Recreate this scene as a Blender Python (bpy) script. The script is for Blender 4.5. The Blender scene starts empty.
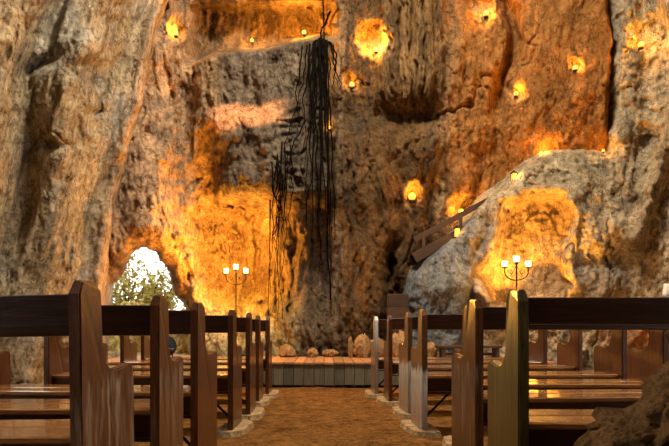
import bpy, bmesh, math, random
import numpy as np
from mathutils import Vector, Matrix

# ------------------------------------------------------------------ camera, world, light, exposure
F, VX, VY, CAMZ = 550.0, 325.0, 329.0, 0.80     # focal length in px, vanishing point, eye height
sc = bpy.context.scene
COL = sc.collection
cam_d = bpy.data.cameras.new('camera')
cam_d.sensor_width = 36.0
cam_d.lens = 36.0 * F / 669.0
cam_d.shift_x = (334.5 - VX) / 669.0
cam_d.shift_y = (VY - 223.0) / 669.0
cam_d.clip_start = 0.05
cam = bpy.data.objects.new('camera', cam_d)
COL.objects.link(cam)
cam.location = (0, 0, CAMZ)
cam.rotation_euler = (math.pi / 2, 0, 0)
sc.camera = cam

world = bpy.data.worlds.new('world')
sc.world = world
world.use_nodes = True
bg = world.node_tree.nodes['Background']
bg.inputs[0].default_value = (1.0, 0.96, 0.86, 1)
bg.inputs[1].default_value = 2.6

def area_light(name, loc, target, sx, sy, power, color):
    l = bpy.data.lights.new(name, 'AREA')
    l.shape = 'RECTANGLE'; l.size = sx; l.size_y = sy
    l.energy = power; l.color = color
    o = bpy.data.objects.new(name, l)
    COL.objects.link(o)
    o.location = loc
    o.rotation_euler = (Vector(target) - Vector(loc)).to_track_quat('-Z', 'Y').to_euler()
    return o
# added overhead area light, set in an unseen roof hole as daylight
area_light('roof_fill', (0.3, 5.4, 8.3), (0.3, 6.4, 2.0), 1.5, 0.9, 980, (1.0, 0.88, 0.68))
# added fill lights out of view, brightening the pew aisle faces
area_light('fill_left', (-3.6, 3.4, 2.7), (0.8, 3.6, 0.5), 1.3, 1.3, 34, (0.96, 1.0, 0.80))
area_light('fill_right', (3.9, 3.6, 2.7), (-0.8, 3.4, 0.5), 1.3, 1.3, 34, (1.0, 0.84, 0.66))

sc.view_settings.view_transform = 'Standard'
sc.view_settings.look = 'None'
sc.view_settings.gamma = 1.0
sc.view_settings.use_curve_mapping = False
sc.view_settings.exposure = 0.0

# ------------------------------------------------------------------ helpers
def P(px, py, Y):
    return Vector(((px - VX) / F * Y, Y, CAMZ - (py - VY) / F * Y))

rng = np.random.RandomState(7); rng2 = np.random.RandomState(21)
PERM = rng.permutation(256).astype(np.int32)
PERM = np.concatenate([PERM, PERM, PERM])
GRAD = rng.normal(size=(256, 3)).astype(np.float32)
GRAD /= np.linalg.norm(GRAD, axis=1)[:, None]

def perlin(x, y, z):
    xi = np.floor(x).astype(np.int32); yi = np.floor(y).astype(np.int32); zi = np.floor(z).astype(np.int32)
    xf = (x - xi).astype(np.float32); yf = (y - yi).astype(np.float32); zf = (z - zi).astype(np.float32)
    u = xf**3 * (xf * (xf * 6 - 15) + 10); v = yf**3 * (yf * (yf * 6 - 15) + 10); w = zf**3 * (zf * (zf * 6 - 15) + 10)
    xi &= 255; yi &= 255; zi &= 255
    def corner(a, b, c):
        h = PERM[PERM[PERM[(xi + a) & 255] + ((yi + b) & 255)] + ((zi + c) & 255)]
        g = GRAD[h]
        return g[..., 0] * (xf - a) + g[..., 1] * (yf - b) + g[..., 2] * (zf - c)
    x00 = corner(0,0,0) * (1 - u) + corner(1,0,0) * u
    x10 = corner(0,1,0) * (1 - u) + corner(1,1,0) * u
    x01 = corner(0,0,1) * (1 - u) + corner(1,0,1) * u
    x11 = corner(0,1,1) * (1 - u) + corner(1,1,1) * u
    return ((x00 * (1 - v) + x10 * v) * (1 - w) + (x01 * (1 - v) + x11 * v) * w) * 1.5

def fbm(x, y, z, o=4, g=0.5):
    s = 0; a = 1.0
    for k in range(o):
        s = s + a * perlin(x + 17.3 * k, y - 9.1 * k, z + 5.7 * k)
        x = x * 2.03; y = y * 2.03; z = z * 2.03; a *= g
    return s

def ridged(x, y, z, o=4, g=0.5):
    s = 0; a = 1.0
    for k in range(o):
        n = 1 - np.abs(perlin(x + 31.3 * k, y + 7.1 * k, z - 3.7 * k)) * 1.6
        s = s + a * n * n
        x = x * 2.1; y = y * 2.1; z = z * 2.1; a *= g
    return s

def facets(x, y, z, seed=0):
    # chipped planes: every cell of a jittered lattice carries its own tilted plane
    x = np.asarray(x, np.float32); y = np.asarray(y, np.float32); z = np.asarray(z, np.float32)
    xi = np.floor(x).astype(np.int32); yi = np.floor(y).astype(np.int32); zi = np.floor(z).astype(np.int32)
    best = np.full(x.shape, 9., np.float32); val = np.zeros(x.shape, np.float32)
    JX = rng2.rand(256, 3).astype(np.float32); PL = rng2.normal(size=(256, 4)).astype(np.float32)
    for a in (-1, 0, 1):
        for b in (-1, 0, 1):
            for c in (-1, 0, 1):
                h = PERM[PERM[PERM[(xi + a + seed) & 255] + ((yi + b) & 255)] + ((zi + c) & 255)]
                dx = x - (xi + a + JX[h, 0]); dy = y - (yi + b + JX[h, 1]); dz = z - (zi + c + JX[h, 2])
                d = dx * dx + dy * dy + dz * dz
                p = PL[h, 0] * dx + PL[h, 1] * dy + PL[h, 2] * dz + .35 * PL[h, 3]
                k = d < best
                best = np.where(k, d, best); val = np.where(k, p, val)
    return val

def ss(a, b, x):
    t = np.clip((x - a) / (b - a), 0, 1)
    return t * t * (3 - 2 * t)

def gau(x, y, cx, cy, sx, sy):
    return np.exp(-((x - cx) / sx)**2 - ((y - cy) / sy)**2)

def sdf(x, y, poly):                      # signed distance to a closed polygon, negative inside
    d = np.full(x.shape, 1e9); inside = np.zeros(x.shape, bool)
    n = len(poly)
    for i in range(n):
        ax, ay = poly[i]; bx, by = poly[(i + 1) % n]
        ex, ey = bx - ax, by - ay
        wx, wy = x - ax, y - ay
        t = np.clip((wx * ex + wy * ey) / (ex * ex + ey * ey), 0, 1)
        d = np.minimum(d, (wx - ex * t)**2 + (wy - ey * t)**2)
        c = (ay > y) != (by > y)
        with np.errstate(divide='ignore', invalid='ignore'):
            xc = ex * (y - ay) / (ey if ey else 1e-9) + ax
        inside ^= c & (x < xc)
    d = np.sqrt(d)
    return np.where(inside, -d, d)

def link(name, me, mat=None, parent=None):
    o = bpy.data.objects.new(name, me)
    COL.objects.link(o)
    if mat and me is not None and not me.materials:
        me.materials.append(mat)
    if parent: o.parent = parent
    return o

def tag(o, label=None, cat=None, group=None, kind=None):
    if label: o['label'] = label
    if cat: o['category'] = cat
    if group: o['group'] = group
    if kind: o['kind'] = kind
    return o

def thing(name, label, cat, loc=(0, 0, 0), rot=(0, 0, 0), group=None):
    o = bpy.data.objects.new(name, None)
    o.empty_display_size = 0.1
    COL.objects.link(o)
    o.location = loc; o.rotation_euler = rot
    return tag(o, label, cat, group)

def bm_mesh(bm, name, smooth=False):
    me = bpy.data.meshes.new(name)
    bm.normal_update()
    bm.to_mesh(me); bm.free()
    if smooth:
        me.polygons.foreach_set('use_smooth', [True] * len(me.polygons))
    return me

def box_bm(bm, c, s, bevel=0.0, jit=0.0, rnd=None):
    r = bmesh.ops.create_cube(bm, size=1.0)
    vs = r['verts']
    for v in vs:
        v.co = Vector((c[0] + v.co.x * s[0], c[1] + v.co.y * s[1], c[2] + v.co.z * s[2]))
        if jit: v.co += Vector([(rnd.random() - .5) * jit for _ in range(3)])
    if bevel:
        es = list({e for v in vs for e in v.link_edges})
        bmesh.ops.bevel(bm, geom=es, offset=bevel, segments=1, affect='EDGES')
    return bm

def box(name, c, s, mat, parent=None, bevel=0.0, rot=None):
    bm = box_bm(bmesh.new(), (0, 0, 0), s, bevel)
    o = link(name, bm_mesh(bm, name), mat, parent)
    o.location = c
    if rot: o.rotation_euler = rot
    return o

def tube_bm(bm, pts, radii, seg=8):
    rings = []
    n = len(pts)
    up = Vector((0.31, 0.9, 0.3)).normalized()
    for i, p in enumerate(pts):
        t = (pts[min(i + 1, n - 1)] - pts[max(i - 1, 0)])
        if t.length < 1e-9: t = Vector((0, 0, 1))
        t.normalize()
        a = t.cross(up)
        if a.length < 1e-3: a = t.cross(Vector((1, 0, 0)))
        a.normalize(); b = t.cross(a)
        r = radii[i] if hasattr(radii, '__len__') else radii
        rings.append([bm.verts.new(p + (a * math.cos(q) + b * math.sin(q)) * r)
                      for q in [2 * math.pi * k / seg for k in range(seg)]])
    for i in range(n - 1):
        for k in range(seg):
            bm.faces.new((rings[i][k], rings[i][(k + 1) % seg], rings[i + 1][(k + 1) % seg], rings[i + 1][k]))
    bm.faces.new(rings[0][::-1]); bm.faces.new(rings[-1])
    return bm

def lathe_bm(bm, prof, seg=16, c=(0, 0, 0)):
    rings = []
    for r, z in prof:
        rings.append([bm.verts.new((c[0] + r * math.cos(2 * math.pi * k / seg), c[1] + r * math.sin(2 * math.pi * k / seg), c[2] + z)) for k in range(seg)])
    for i in range(len(rings) - 1):
        for k in range(seg):
            bm.faces.new((rings[i][k], rings[i][(k + 1) % seg], rings[i + 1][(k + 1) % seg], rings[i + 1][k]))
    bm.faces.new(rings[0][::-1]); bm.faces.new(rings[-1])
    return bm

# ------------------------------------------------------------------ materials
def new_mat(name):
    m = bpy.data.materials.new(name)
    m.use_nodes = True
    nt = m.node_tree
    return m, nt, nt.nodes, nt.links, nt.nodes['Principled BSDF']

def N(nodes, t, **kw):
    n = nodes.new(t)
    for k, v in kw.items(): setattr(n, k, v)
    return n

def ramp(nodes, stops):
    r = nodes.new('ShaderNodeValToRGB')
    el = r.color_ramp.elements
    while len(el) < len(stops): el.new(0.5)
    for e, (p, c) in zip(el, stops):
        e.position = p; e.color = (*c, 1) if len(c) == 3 else c
    return r

def mapping(nodes, links, scale, coord='Object', rot=(0, 0, 0)):
    tc = nodes.new('ShaderNodeTexCoord'); mp = nodes.new('ShaderNodeMapping')
    mp.inputs['Scale'].default_value = scale
    mp.inputs['Rotation'].default_value = rot
    links.new(tc.outputs[coord], mp.inputs['Vector'])
    return mp.outputs['Vector']

def noise(nodes, links, vec, scale, detail=6, rough=0.6, dist=0.0):
    n = nodes.new('ShaderNodeTexNoise')
    n.inputs['Scale'].default_value = scale; n.inputs['Detail'].default_value = detail
    n.inputs['Roughness'].default_value = rough; n.inputs['Distortion'].default_value = dist
    links.new(vec, n.inputs['Vector'])
    return n.outputs['Fac']

def mixc(nodes, links, a, b, fac, mode='MIX'):
    m = nodes.new('ShaderNodeMix'); m.data_type = 'RGBA'; m.blend_type = mode
    for sock, val in ((m.inputs['Factor'], fac), (m.inputs['A'], a), (m.inputs['B'], b)):
        if hasattr(val, 'default_value') or hasattr(val, 'links'): links.new(val, sock)
        elif isinstance(val, (int, float)): sock.default_value = val
        else: sock.default_value = (*val, 1)
    return m.outputs['Result']

def rock_mat(name, tint=None, scale=1.0, bump=0.9, streak=0.35):
    """limestone: tint from the mesh attribute (mineral stains, painted light), mottled, streaked and cracked"""
    m, nt, nodes, links, b = new_mat(name)
    if tint is None:
        at = N(nodes, 'ShaderNodeAttribute', attribute_name='tint'); base = at.outputs['Color']
    else:
        rgb = nodes.new('ShaderNodeRGB'); rgb.outputs[0].default_value = (*tint, 1); base = rgb.outputs[0]
    v = mapping(nodes, links, (scale, scale, scale))
    vs = mapping(nodes, links, (scale * 2.2, scale * 2.2, scale * streak))
    n1 = noise(nodes, links, v, 2.2, 8, 0.68, 0.6)
    r1 = ramp(nodes, [(0.28, (.58, .55, .52)), (0.45, (.88, .86, .84)), (0.56, (1.05, 1.04, 1.02)), (0.72, (1.40, 1.36, 1.30))])
    links.new(n1, r1.inputs['Fac'])
    c = mixc(nodes, links, base, r1.outputs['Color'], 1.0, 'MULTIPLY')
    n2 = noise(nodes, links, vs, 2.6, 7, 0.66, 0.8)
    r2 = ramp(nodes, [(0.32, (.42, .38, .34)), (0.48, (.95, .93, .90)), (0.70, (1.30, 1.26, 1.2))])
    links.new(n2, r2.inputs['Fac'])
    c = mixc(nodes, links, c, r2.outputs['Color'], 0.85, 'MULTIPLY')
    # hairline cracks
    vo = N(nodes, 'ShaderNodeTexVoronoi', feature='DISTANCE_TO_EDGE')
    vo.inputs['Scale'].default_value = 3.1 * scale
    nd = nodes.new('ShaderNodeTexNoise'); nd.inputs['Scale'].default_value = 2.5 * scale; nd.inputs['Detail'].default_value = 6
    tc = nodes.new('ShaderNodeTexCoord'); links.new(tc.outputs['Object'], nd.inputs['Vector'])
    vm = N(nodes, 'ShaderNodeVectorMath', operation='MULTIPLY_ADD')
    links.new(nd.outputs['Color'], vm.inputs[0]); vm.inputs[1].default_value = (0.9, 0.9, 0.9); 
    links.new(tc.outputs['Object'], vm.inputs[2]); links.new(vm.outputs[0], vo.inputs['Vector'])
    r3 = ramp(nodes, [(0.0, (.35, .30, .26)), (0.03, (1, 1, 1))])
    links.new(vo.outputs['Distance'], r3.inputs['Fac'])
    c = mixc(nodes, links, c, r3.outputs['Color'], 0.8, 'MULTIPLY')
    # dark wandering seams, drawn out along the fall of the rock
    vq = mapping(nodes, links, (scale * 1.5, scale * 1.5, scale * .7))
    n5 = noise(nodes, links, vq, 3.2, 5, 0.62, 0.7)
    r5 = ramp(nodes, [(0.0, (1, 1, 1)), (0.478, (1, 1, 1)), (0.5, (.22, .18, .15)), (0.522, (1, 1, 1))])
    links.new(n5, r5.inputs['Fac'])
    n6 = noise(nodes, links, v, 1.3, 3, 0.5); r6 = ramp(nodes, [(.42, (0, 0, 0)), (.55, (1, 1, 1))]); links.new(n6, r6.inputs['Fac'])
    m6 = N(nodes, 'ShaderNodeMath', operation='MULTIPLY'); links.new(r6.outputs['Color'], m6.inputs[0]); m6.inputs[1].default_value = .85
    c = mixc(nodes, links, c, r5.outputs['Color'], m6.outputs[0], 'MULTIPLY')
    n4 = noise(nodes, links, v, 14, 9, 0.78, 0.4)
    r4 = ramp(nodes, [(0.37, (.22, .19, .17)), (0.47, (.92, .92, .92)), (0.56, (1.05, 1.05, 1.05)), (0.64, (1.6, 1.56, 1.5))])
    links.new(n4, r4.inputs['Fac'])
    c = mixc(nodes, links, c, r4.outputs['Color'], 0.8, 'MULTIPLY')
    links.new(c, b.inputs['Base Color'])
    b.inputs['Roughness'].default_value = 0.85
    b.inputs['Specular IOR Level'].default_value = 0.06
    bp = nodes.new('ShaderNodeBump'); bp.inputs['Strength'].default_value = bump; bp.inputs['Distance'].default_value = 0.06
    add = N(nodes, 'ShaderNodeMath', operation='ADD'); links.new(n1, add.inputs[0]); links.new(n4, add.inputs[1])
    links.new(add.outputs[0], bp.inputs['Height']); links.new(bp.outputs['Normal'], b.inputs['Normal'])
    return m

def wood_mat(name, dark, light, grain='z', rough=0.32, wear=None, pale_col=(.40, .33, .27), coat=0.3, pale_z=0.60, coat_rough=0.15, spec=.4, pale_lo=.42):  # wear: strength of pale_col mix, for rubbed varnish
    m, nt, nodes, links, b = new_mat(name)
    sc_ = {'z': (14, 14, 1.1), 'x': (1.1, 14, 14), 'y': (14, 1.1, 14)}[grain]
    v = mapping(nodes, links, sc_)
    oi = nodes.new('ShaderNodeObjectInfo')
    ad = N(nodes, 'ShaderNodeVectorMath', operation='ADD'); links.new(v, ad.inputs[0])
    cm = N(nodes, 'ShaderNodeMath', operation='MULTIPLY'); links.new(oi.outputs['Random'], cm.inputs[0]); cm.inputs[1].default_value = 37.0
    links.new(cm.outputs[0], ad.inputs[1])
    n1 = noise(nodes, links, ad.outputs[0], 2.6, 9, 0.70, 1.6)
    r1 = ramp(nodes, [(0.30, dark), (0.62, light)])
    links.new(n1, r1.inputs['Fac'])
    c = r1.outputs['Color']
    rv = ramp(nodes, [(0, (.75, .75, .75)), (1, (1.2, 1.2, 1.2))]); links.new(oi.outputs['Random'], rv.inputs['Fac'])
    c = mixc(nodes, links, c, rv.outputs['Color'], 1.0, 'MULTIPLY')
    rg = rough
    if wear:
        # paler below a set height: rubbed varnish on worn panels, painted sheen on olive
        tc = nodes.new('ShaderNodeTexCoord'); sx = nodes.new('ShaderNodeSeparateXYZ'); links.new(tc.outputs['Object'], sx.inputs[0])
        n2 = noise(nodes, links, ad.outputs[0], 1.1, 6, 0.7, 0.6)
        ma = N(nodes, 'ShaderNodeMath', operation='MULTIPLY_ADD'); links.new(n2, ma.inputs[0]); ma.inputs[1].default_value = 0.30
        links.new(sx.outputs['Z'], ma.inputs[2])
        z0 = pale_z + 0.15
        rr = ramp(nodes, [(0, (1, 1, 1)), (0.5, (1, 1, 1)), (1, (0, 0, 0))])
        mr = N(nodes, 'ShaderNodeMapRange'); links.new(ma.outputs[0], mr.inputs['Value'])
        mr.inputs['From Min'].default_value = z0 - 0.5; mr.inputs['From Max'].default_value = z0 + 0.03
        el = rr.color_ramp.elements
        el[0].position = 0.0; el[0].color = (.15, .15, .15, 1); el[1].position = 0.93; el[2].position = 1.0
        links.new(mr.outputs['Result'], rr.inputs['Fac'])
        n3 = noise(nodes, links, ad.outputs[0], 2.3, 6, 0.7, 0.4)
        r3 = ramp(nodes, [(pale_lo, (0, 0, 0)), (pale_lo + .2, (1, 1, 1))]); links.new(n3, r3.inputs['Fac'])
        mm = N(nodes, 'ShaderNodeMath', operation='MULTIPLY'); links.new(rr.outputs['Color'], mm.inputs[0]); links.new(r3.outputs['Color'], mm.inputs[1])
        m3 = N(nodes, 'ShaderNodeMath', operation='MULTIPLY'); links.new(mm.outputs[0], m3.inputs[0]); m3.inputs[1].default_value = wear
        c = mixc(nodes, links, c, pale_col, m3.outputs[0])
    links.new(c, b.inputs['Base Color'])
    b.inputs['Roughness'].default_value = rg
    b.inputs['Specular IOR Level'].default_value = spec
    b.inputs['Coat Weight'].default_value = coat
    b.inputs['Coat Roughness'].default_value = coat_rough
    bp = nodes.new('ShaderNodeBump'); bp.inputs['Strength'].default_value = 0.25; bp.inputs['Distance'].default_value = 0.01
    links.new(n1, bp.inputs['Height']); links.new(bp.outputs['Normal'], b.inputs['Normal'])
    return m

def plain(name, col, rough=0.5, metal=0.0, emit=None, es=1.0, nscale=20):
    m, nt, nodes, links, b = new_mat(name)
    v = mapping(nodes, links, (1, 1, 1))
    n1 = noise(nodes, links, v, nscale, 4)
    r = ramp(nodes, [(0.3, tuple(c * .75 for c in col)), (0.7, tuple(min(1, c * 1.2) for c in col))])
    links.new(n1, r.inputs['Fac']); links.new(r.outputs['Color'], b.inputs['Base Color'])
    b.inputs['Roughness'].default_value = rough; b.inputs['Metallic'].default_value = metal
    if rough > .7: b.inputs['Specular IOR Level'].default_value = .08
    if emit:
        b.inputs['Emission Color'].default_value = (*emit, 1); b.inputs['Emission Strength'].default_value = es
    return m

M_rock = rock_mat('limestone')
M_floor = rock_mat('trodden_earth', (.20, .086, .021), 1.6, 0.7, 1.0)
M_rock_warm = rock_mat('brown_boulder', (.40, .24, .11), 2.5, 0.6, 1.0)
M_rock_fore = rock_mat('dark_brown_outcrop', (.13, .068, .025), 3.2, 0.8, 1.0)
M_rock_olive = rock_mat('daylit_limestone', (.75, .58, .20), 1.6, 0.7, 0.6)  # yellow-green daylight painted into the boulder colour
M_pad = rock_mat('footing_stone', (.36, .24, .13), 3.0, 0.4, 1.0)
M_panel = wood_mat('varnished_panel', (.018, .005, .0015), (.125, .036, .009), 'z')
M_panel_worn = wood_mat('worn_varnished_panel', (.016, .005, .0015), (.120, .038, .010), 'z', wear=0.8, pale_col=(.34, .25, .17), pale_lo=.46)
M_panel_pale = wood_mat('pale_lower_panel', (.035, .013, .006), (.15, .062, .026), 'z', wear=1.0, pale_col=(.66, .63, .58), pale_z=0.47, pale_lo=.32)  # lower part mixed towards a whitish tone
M_panel_whitish = wood_mat('whitish_panel', (.05, .02, .01), (.20, .09, .04), 'z', wear=1.0, pale_col=(.70, .68, .66), pale_z=1.0, pale_lo=.25)  # whitish tone over the full panel height
M_panel_sheen = wood_mat('olive_sheen_panel', (.005, .0035, .001), (.070, .050, .014), 'z', wear=0.6, pale_col=(.26, .21, .07), pale_z=0.85)  # greenish daylight sheen painted into the varnish colour
M_rail = wood_mat('dark_rail', (.010, .003, .001), (.045, .013, .004), 'x', coat=0.0, spec=.25)
M_seat = wood_mat('varnished_seat', (.12, .045, .012), (.40, .17, .055), 'x', rough=0.22, coat=1.0, coat_rough=.07)
M_iron = plain('black_iron', (.022, .017, .014), 0.5, 0.7)
M_deck = wood_mat('deck_plank', (.20, .085, .03), (.46, .22, .085), 'y', rough=0.5, coat=0.0)
M_fascia = wood_mat('grey_fascia_board', (.055, .045, .028), (.15, .125, .08), 'z', rough=0.7, coat=0.0)
M_stairwood = wood_mat('dark_stair_timber', (.020, .009, .004), (.075, .032, .013), 'x', rough=0.6, coat=0.0)
M_root = plain('black_root', (.005, .004, .003), 0.9)
M_root.node_tree.nodes['Principled BSDF'].inputs['Specular IOR Level'].default_value = 0.0
M_glow = plain('candle_glass', (1, .9, .7), 0.3, 0, (1.0, .74, .30), 3.0)
M_bulb = plain('amber_bulb', (.4, .16, .03), 0.4, 0, (1.0, .50, .07), 1.7)
M_blue = plain('blue_plastic', (.018, .032, .055), 0.4)
M_leaf = plain('leaf', (.48, .40, .10), 0.6, nscale=3)
M_fern = plain('fern_leaf', (.10, .24, .03), 0.6)
M_white = plain('white_enamel', (.8, .82, .85), 0.4)

# ------------------------------------------------------------------ cave walls
def relief_noise(px, py, D, seed, vert=0.45, amp=1.0, shear=0.0, chip=1.0):
    X = (px - VX) / F * D; Z = CAMZ - (py - VY) / F * D
    X = X - shear * Z
    Y = D + seed * 13.7
    wx = fbm(X * .8, Y * .6, Z * .5 + seed, 4) * .28
    wz = fbm(X * .8 + 40, Y * .6, Z * .5 + seed, 4) * .28
    a, c = X + wx, Z + wz
    fx, fz = X + .5 * wx + .06 * fbm(X * 5, Y, Z * 5, 2), Z + .5 * wz
    n = 0.20 * fbm(a * .55, Y * .3, c * .4, 3)
    n = n + 0.11 * (1.0 - ridged(a * 1.5, Y * .5, c * 1.5 * vert * .6, 5, .55))
    n = n + chip * 0.034 * facets(fx * 1.9, Y * .8, fz * 1.9 * (vert + .1), 3)
    n = n + chip * 0.020 * facets(fx * 4.6 + wz, Y * 1.5, fz * 4.6 * (vert + .2), 11)
    n = n + chip * 0.011 * facets(fx * 10 + wz, Y * 3, fz * 10 * (vert + .3), 29)
    n = n + 0.055 * fbm(a * 3.2, Y, c * 3.2 * (vert + .1), 5, .64)
    n = n + 0.022 * (1.2 - ridged(X * 6.5, Y * 2, Z * 6.5 * (vert + .1), 4, .62))
    # fissures
    f1 = perlin(a * 1.3, Y * .3, c * .40) + .08 * perlin(X * 7, Y, Z * 7)
    n = n + 0.09 * np.exp(-(f1 / .020)**2) * ss(-.1, .35, perlin(X * .7, Y, Z * .7 + 9))
    return n * amp

def grid_surface(name, px, py, D, tint, mat, keep=None, label=None):
    ny, nx = px.shape
    X = (px - VX) / F * D; Z = CAMZ - (py - VY) / F * D
    co = np.stack([X, D, Z], -1).reshape(-1, 3).astype(np.float32)
    i = np.arange((ny - 1) * (nx - 1)); r = i // (nx - 1); c = i % (nx - 1)
    a = r * nx + c
    quads = np.stack([a, a + nx, a + nx + 1, a + 1], 1)
    if keep is not None:
        kf = keep.reshape(-1)
        quads = quads[kf[quads].all(1)]
    me = bpy.data.meshes.new(name)
    me.vertices.add(len(co)); me.vertices.foreach_set('co', co.ravel())
    me.loops.add(quads.size); me.loops.foreach_set('vertex_index', quads.ravel().astype(np.int32))
    me.polygons.add(len(quads))
    me.polygons.foreach_set('loop_start', np.arange(0, quads.size, 4, dtype=np.int32))
    me.polygons.foreach_set('loop_total', np.full(len(quads), 4, np.int32))
    me.update(calc_edges=True)
    me.polygons.foreach_set('use_smooth', np.ones(len(quads), bool))
    at = me.color_attributes.new('tint', 'FLOAT_COLOR', 'POINT')
    rgba = np.ones((len(co), 4), np.float32); rgba[:, :3] = np.clip(tint.reshape(-1, 3), 0.01, .95)
    at.data.foreach_set('color', rgba.ravel())
    o = link(name, me, mat)
    tag(o, label, None, None, 'structure')
    return o

def lerp3(base, col, w):
    return base * (1 - w[..., None]) + np.array(col, np.float32) * w[..., None]

def grid(x0, x1, y0, y1, step):
    return np.meshgrid(np.arange(x0, x1, step, dtype=np.float64), np.arange(y0, y1, step, dtype=np.float64))

# --- back wall
HOLE = [(104, 352), (107, 300), (113, 284), (123, 270), (134, 256), (143, 250), (156, 252), (163, 262), (168, 275), (171, 292), (183, 303), (190, 318), (190, 352)]
x, y = grid(62, 690, -130, 392, 1.25)
D = np.full(x.shape, 9.65)
wob = 5 * perlin(x / 28, y / 28, x * 0 + 3.3) + 2.2 * perlin(x / 9, y / 9, x * 0 + 1.3)
xw, yw = x + wob, y + 4 * perlin(x / 25, y / 25, x * 0 + 8.3) + 2.0 * perlin(x / 8, y / 8, x * 0 + 5.1)
D -= 0.95 * (1 - ss(140, 205, xw)) * ss(330, 240, y)                       # left shoulder beside the fold
sh = sdf(xw, yw, HOLE)
D += 1.1 * np.exp(-np.clip(sh, 0, 99) / 7.0)                           # thick rim of the side opening
yl = np.interp(x, [150, 190, 215, 252, 290, 320, 338, 350], [80, 64, 53, 48, 42, 36, 40, 60]) + .5 * wob
win = ss(182, 205, xw) * (1 - ss(326, 340, xw))
D += win * (0.75 * ss(4, -3, y - yl) * ss(-2, 14, yw - .0 * x))         # hollow above the ledge
over = ss(212, 236, xw)
D -= win * 0.60 * ss(-3, 4, y - yl) * ((1 - over) * (1 - ss(110, 190, y)) + over * (1 - ss(188, 216, yw)))               # mass hanging below the ledge
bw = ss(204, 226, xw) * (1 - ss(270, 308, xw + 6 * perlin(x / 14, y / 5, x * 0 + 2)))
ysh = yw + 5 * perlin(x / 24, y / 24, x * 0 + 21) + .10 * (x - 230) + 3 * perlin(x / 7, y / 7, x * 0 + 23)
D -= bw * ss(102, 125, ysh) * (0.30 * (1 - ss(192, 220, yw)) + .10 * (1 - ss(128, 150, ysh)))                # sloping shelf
e = np.sqrt(((xw - 234) / 58)**2 + ((yw - 262) / 80)**2)
D += 0.70 * (1 - ss(0.25, 1.15, e + .16 * fbm(x / 22, y / 40, x * 0 + 7, 3)))                                       # left alcove
D -= 0.30 * np.exp(-((xw - 300) / 16)**2) * ss(120, 200, y)
fl = ss(376, 392, xw) * (1 - ss(432, 448, xw)) * (1 - ss(70, 125, y))
D -= fl * (0.40 + 0.09 * np.cos((xw - 384) / 11.5 * 2 * math.pi) + .05 * np.cos((xw - 384) / 4.7 * 2 * math.pi))         # flowstone curtain
D -= 0.25 * np.exp(-((xw - 345 - (y - 200) * .05) / 30)**2)
D += 0.5 * np.exp(-((xw - 394 - .08 * (y - 280)) / 5)**2) * ss(225, 275, y)                 # dark cleft beside the boulder
D -= 0.35 * np.exp(-((xw - 372) / 14)**2) * ss(150, 260, y)
D -= 0.25 * gau(xw, yw, 400, 150, 45, 60)
D += 0.35 * gau(xw, yw, 395, 118, 45, 14)
lean = 1.12 * ss(435, 612, xw) * ss(250, 90, y)
yb = np.interp(x, [500, 530, 545, 575, 590, 612, 640], [230, 190, 168, 161, 157, 150, 148]) + .4 * wob
under = ss(-2, 5, y - yb) * ss(520, 545, x)
D -= lean * (1 - under) * (1 - ss(606, 620, x + 1.1 * wob + 7 * perlin(x / 30, y / 30, x * 0 + 31)))                                                  # great brown slab leaning out
D += 0.5 * under
D += 1.2 * ss(610, 628, x + 1.1 * wob + 7 * perlin(x / 30, y / 30, x * 0 + 31))
D += 0.45 * np.exp(-((xw - 506 - 8 * np.sin(y / 23)) / 7)**2) * ss(-20, 10, y) * (1 - ss(100, 130, y))
D -= 0.30 * gau(xw, yw, 455, 60, 26, 60)
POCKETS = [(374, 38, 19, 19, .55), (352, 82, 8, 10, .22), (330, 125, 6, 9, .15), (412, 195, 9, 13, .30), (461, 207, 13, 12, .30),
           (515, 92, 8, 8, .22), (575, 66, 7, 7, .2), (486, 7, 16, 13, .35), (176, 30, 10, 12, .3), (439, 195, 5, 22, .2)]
for cx, cy, rx, ry, dp in POCKETS:
    q = np.sqrt(((xw - cx) / rx)**2 + ((yw - cy) / ry)**2)
    D += .62 * dp * (1 - ss(.3, 1.25, q + .35 * perlin(x / 7, y / 7, x * 0 + cx)))
D = D + relief_noise(x, y, D, 1, 0.28, 1.0, 0, .75) * (1 - .35 * ss(470, 540, x)) * (1 + .7 * (1 - ss(.5, 1.1, e))) * (1 - .55 * fl)
BX, BY, BD = x, y, D
def back_depth(px, py):
    j = int(round((px - BX[0, 0]) / 1.25)); i = int(round((py - BY[0, 0]) / 1.25))
    return float(BD[max(0, min(BD.shape[0] - 1, i)), max(0, min(BD.shape[1] - 1, j))])
T = np.zeros(x.shape + (3,), np.float32) + np.array((.30, .195, .105), np.float32)
q1 = fbm(x / 60, y / 60, x * 0 + 2, 4); qs = fbm(x / 7, y / 90, x * 0 + 4, 4); qm = fbm(x / 16, y / 16, x * 0 + 6, 4)
T = lerp3(T, (.48, .31, .19), (1 - ss(150, 225, xw)) * .9)
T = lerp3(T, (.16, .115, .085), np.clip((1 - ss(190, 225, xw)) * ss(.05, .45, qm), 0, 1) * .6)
T = lerp3(T, (.80, .36, .17), bw * ss(102, 109, ysh) * (1 - ss(124, 130, ysh)))  # warm light on the shelf painted into the rock tint
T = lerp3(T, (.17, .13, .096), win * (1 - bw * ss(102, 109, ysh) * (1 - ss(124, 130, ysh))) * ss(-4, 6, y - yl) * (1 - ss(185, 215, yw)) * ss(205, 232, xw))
T = lerp3(T, (.125, .070, .030), ss(335, 350, xw) * (1 - ss(430, 460, xw)))
T = lerp3(T, (.36, .165, .050), ss(430, 470, xw) * ss(260, 210, y))
T = lerp3(T, (.23, .135, .060), fl * .9)
T = lerp3(T, (.085, .058, .036), np.clip(ss(.0, .5, qs), 0, 1) * ss(290, 340, x) * (1 - ss(430, 470, x)) * .7)
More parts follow.
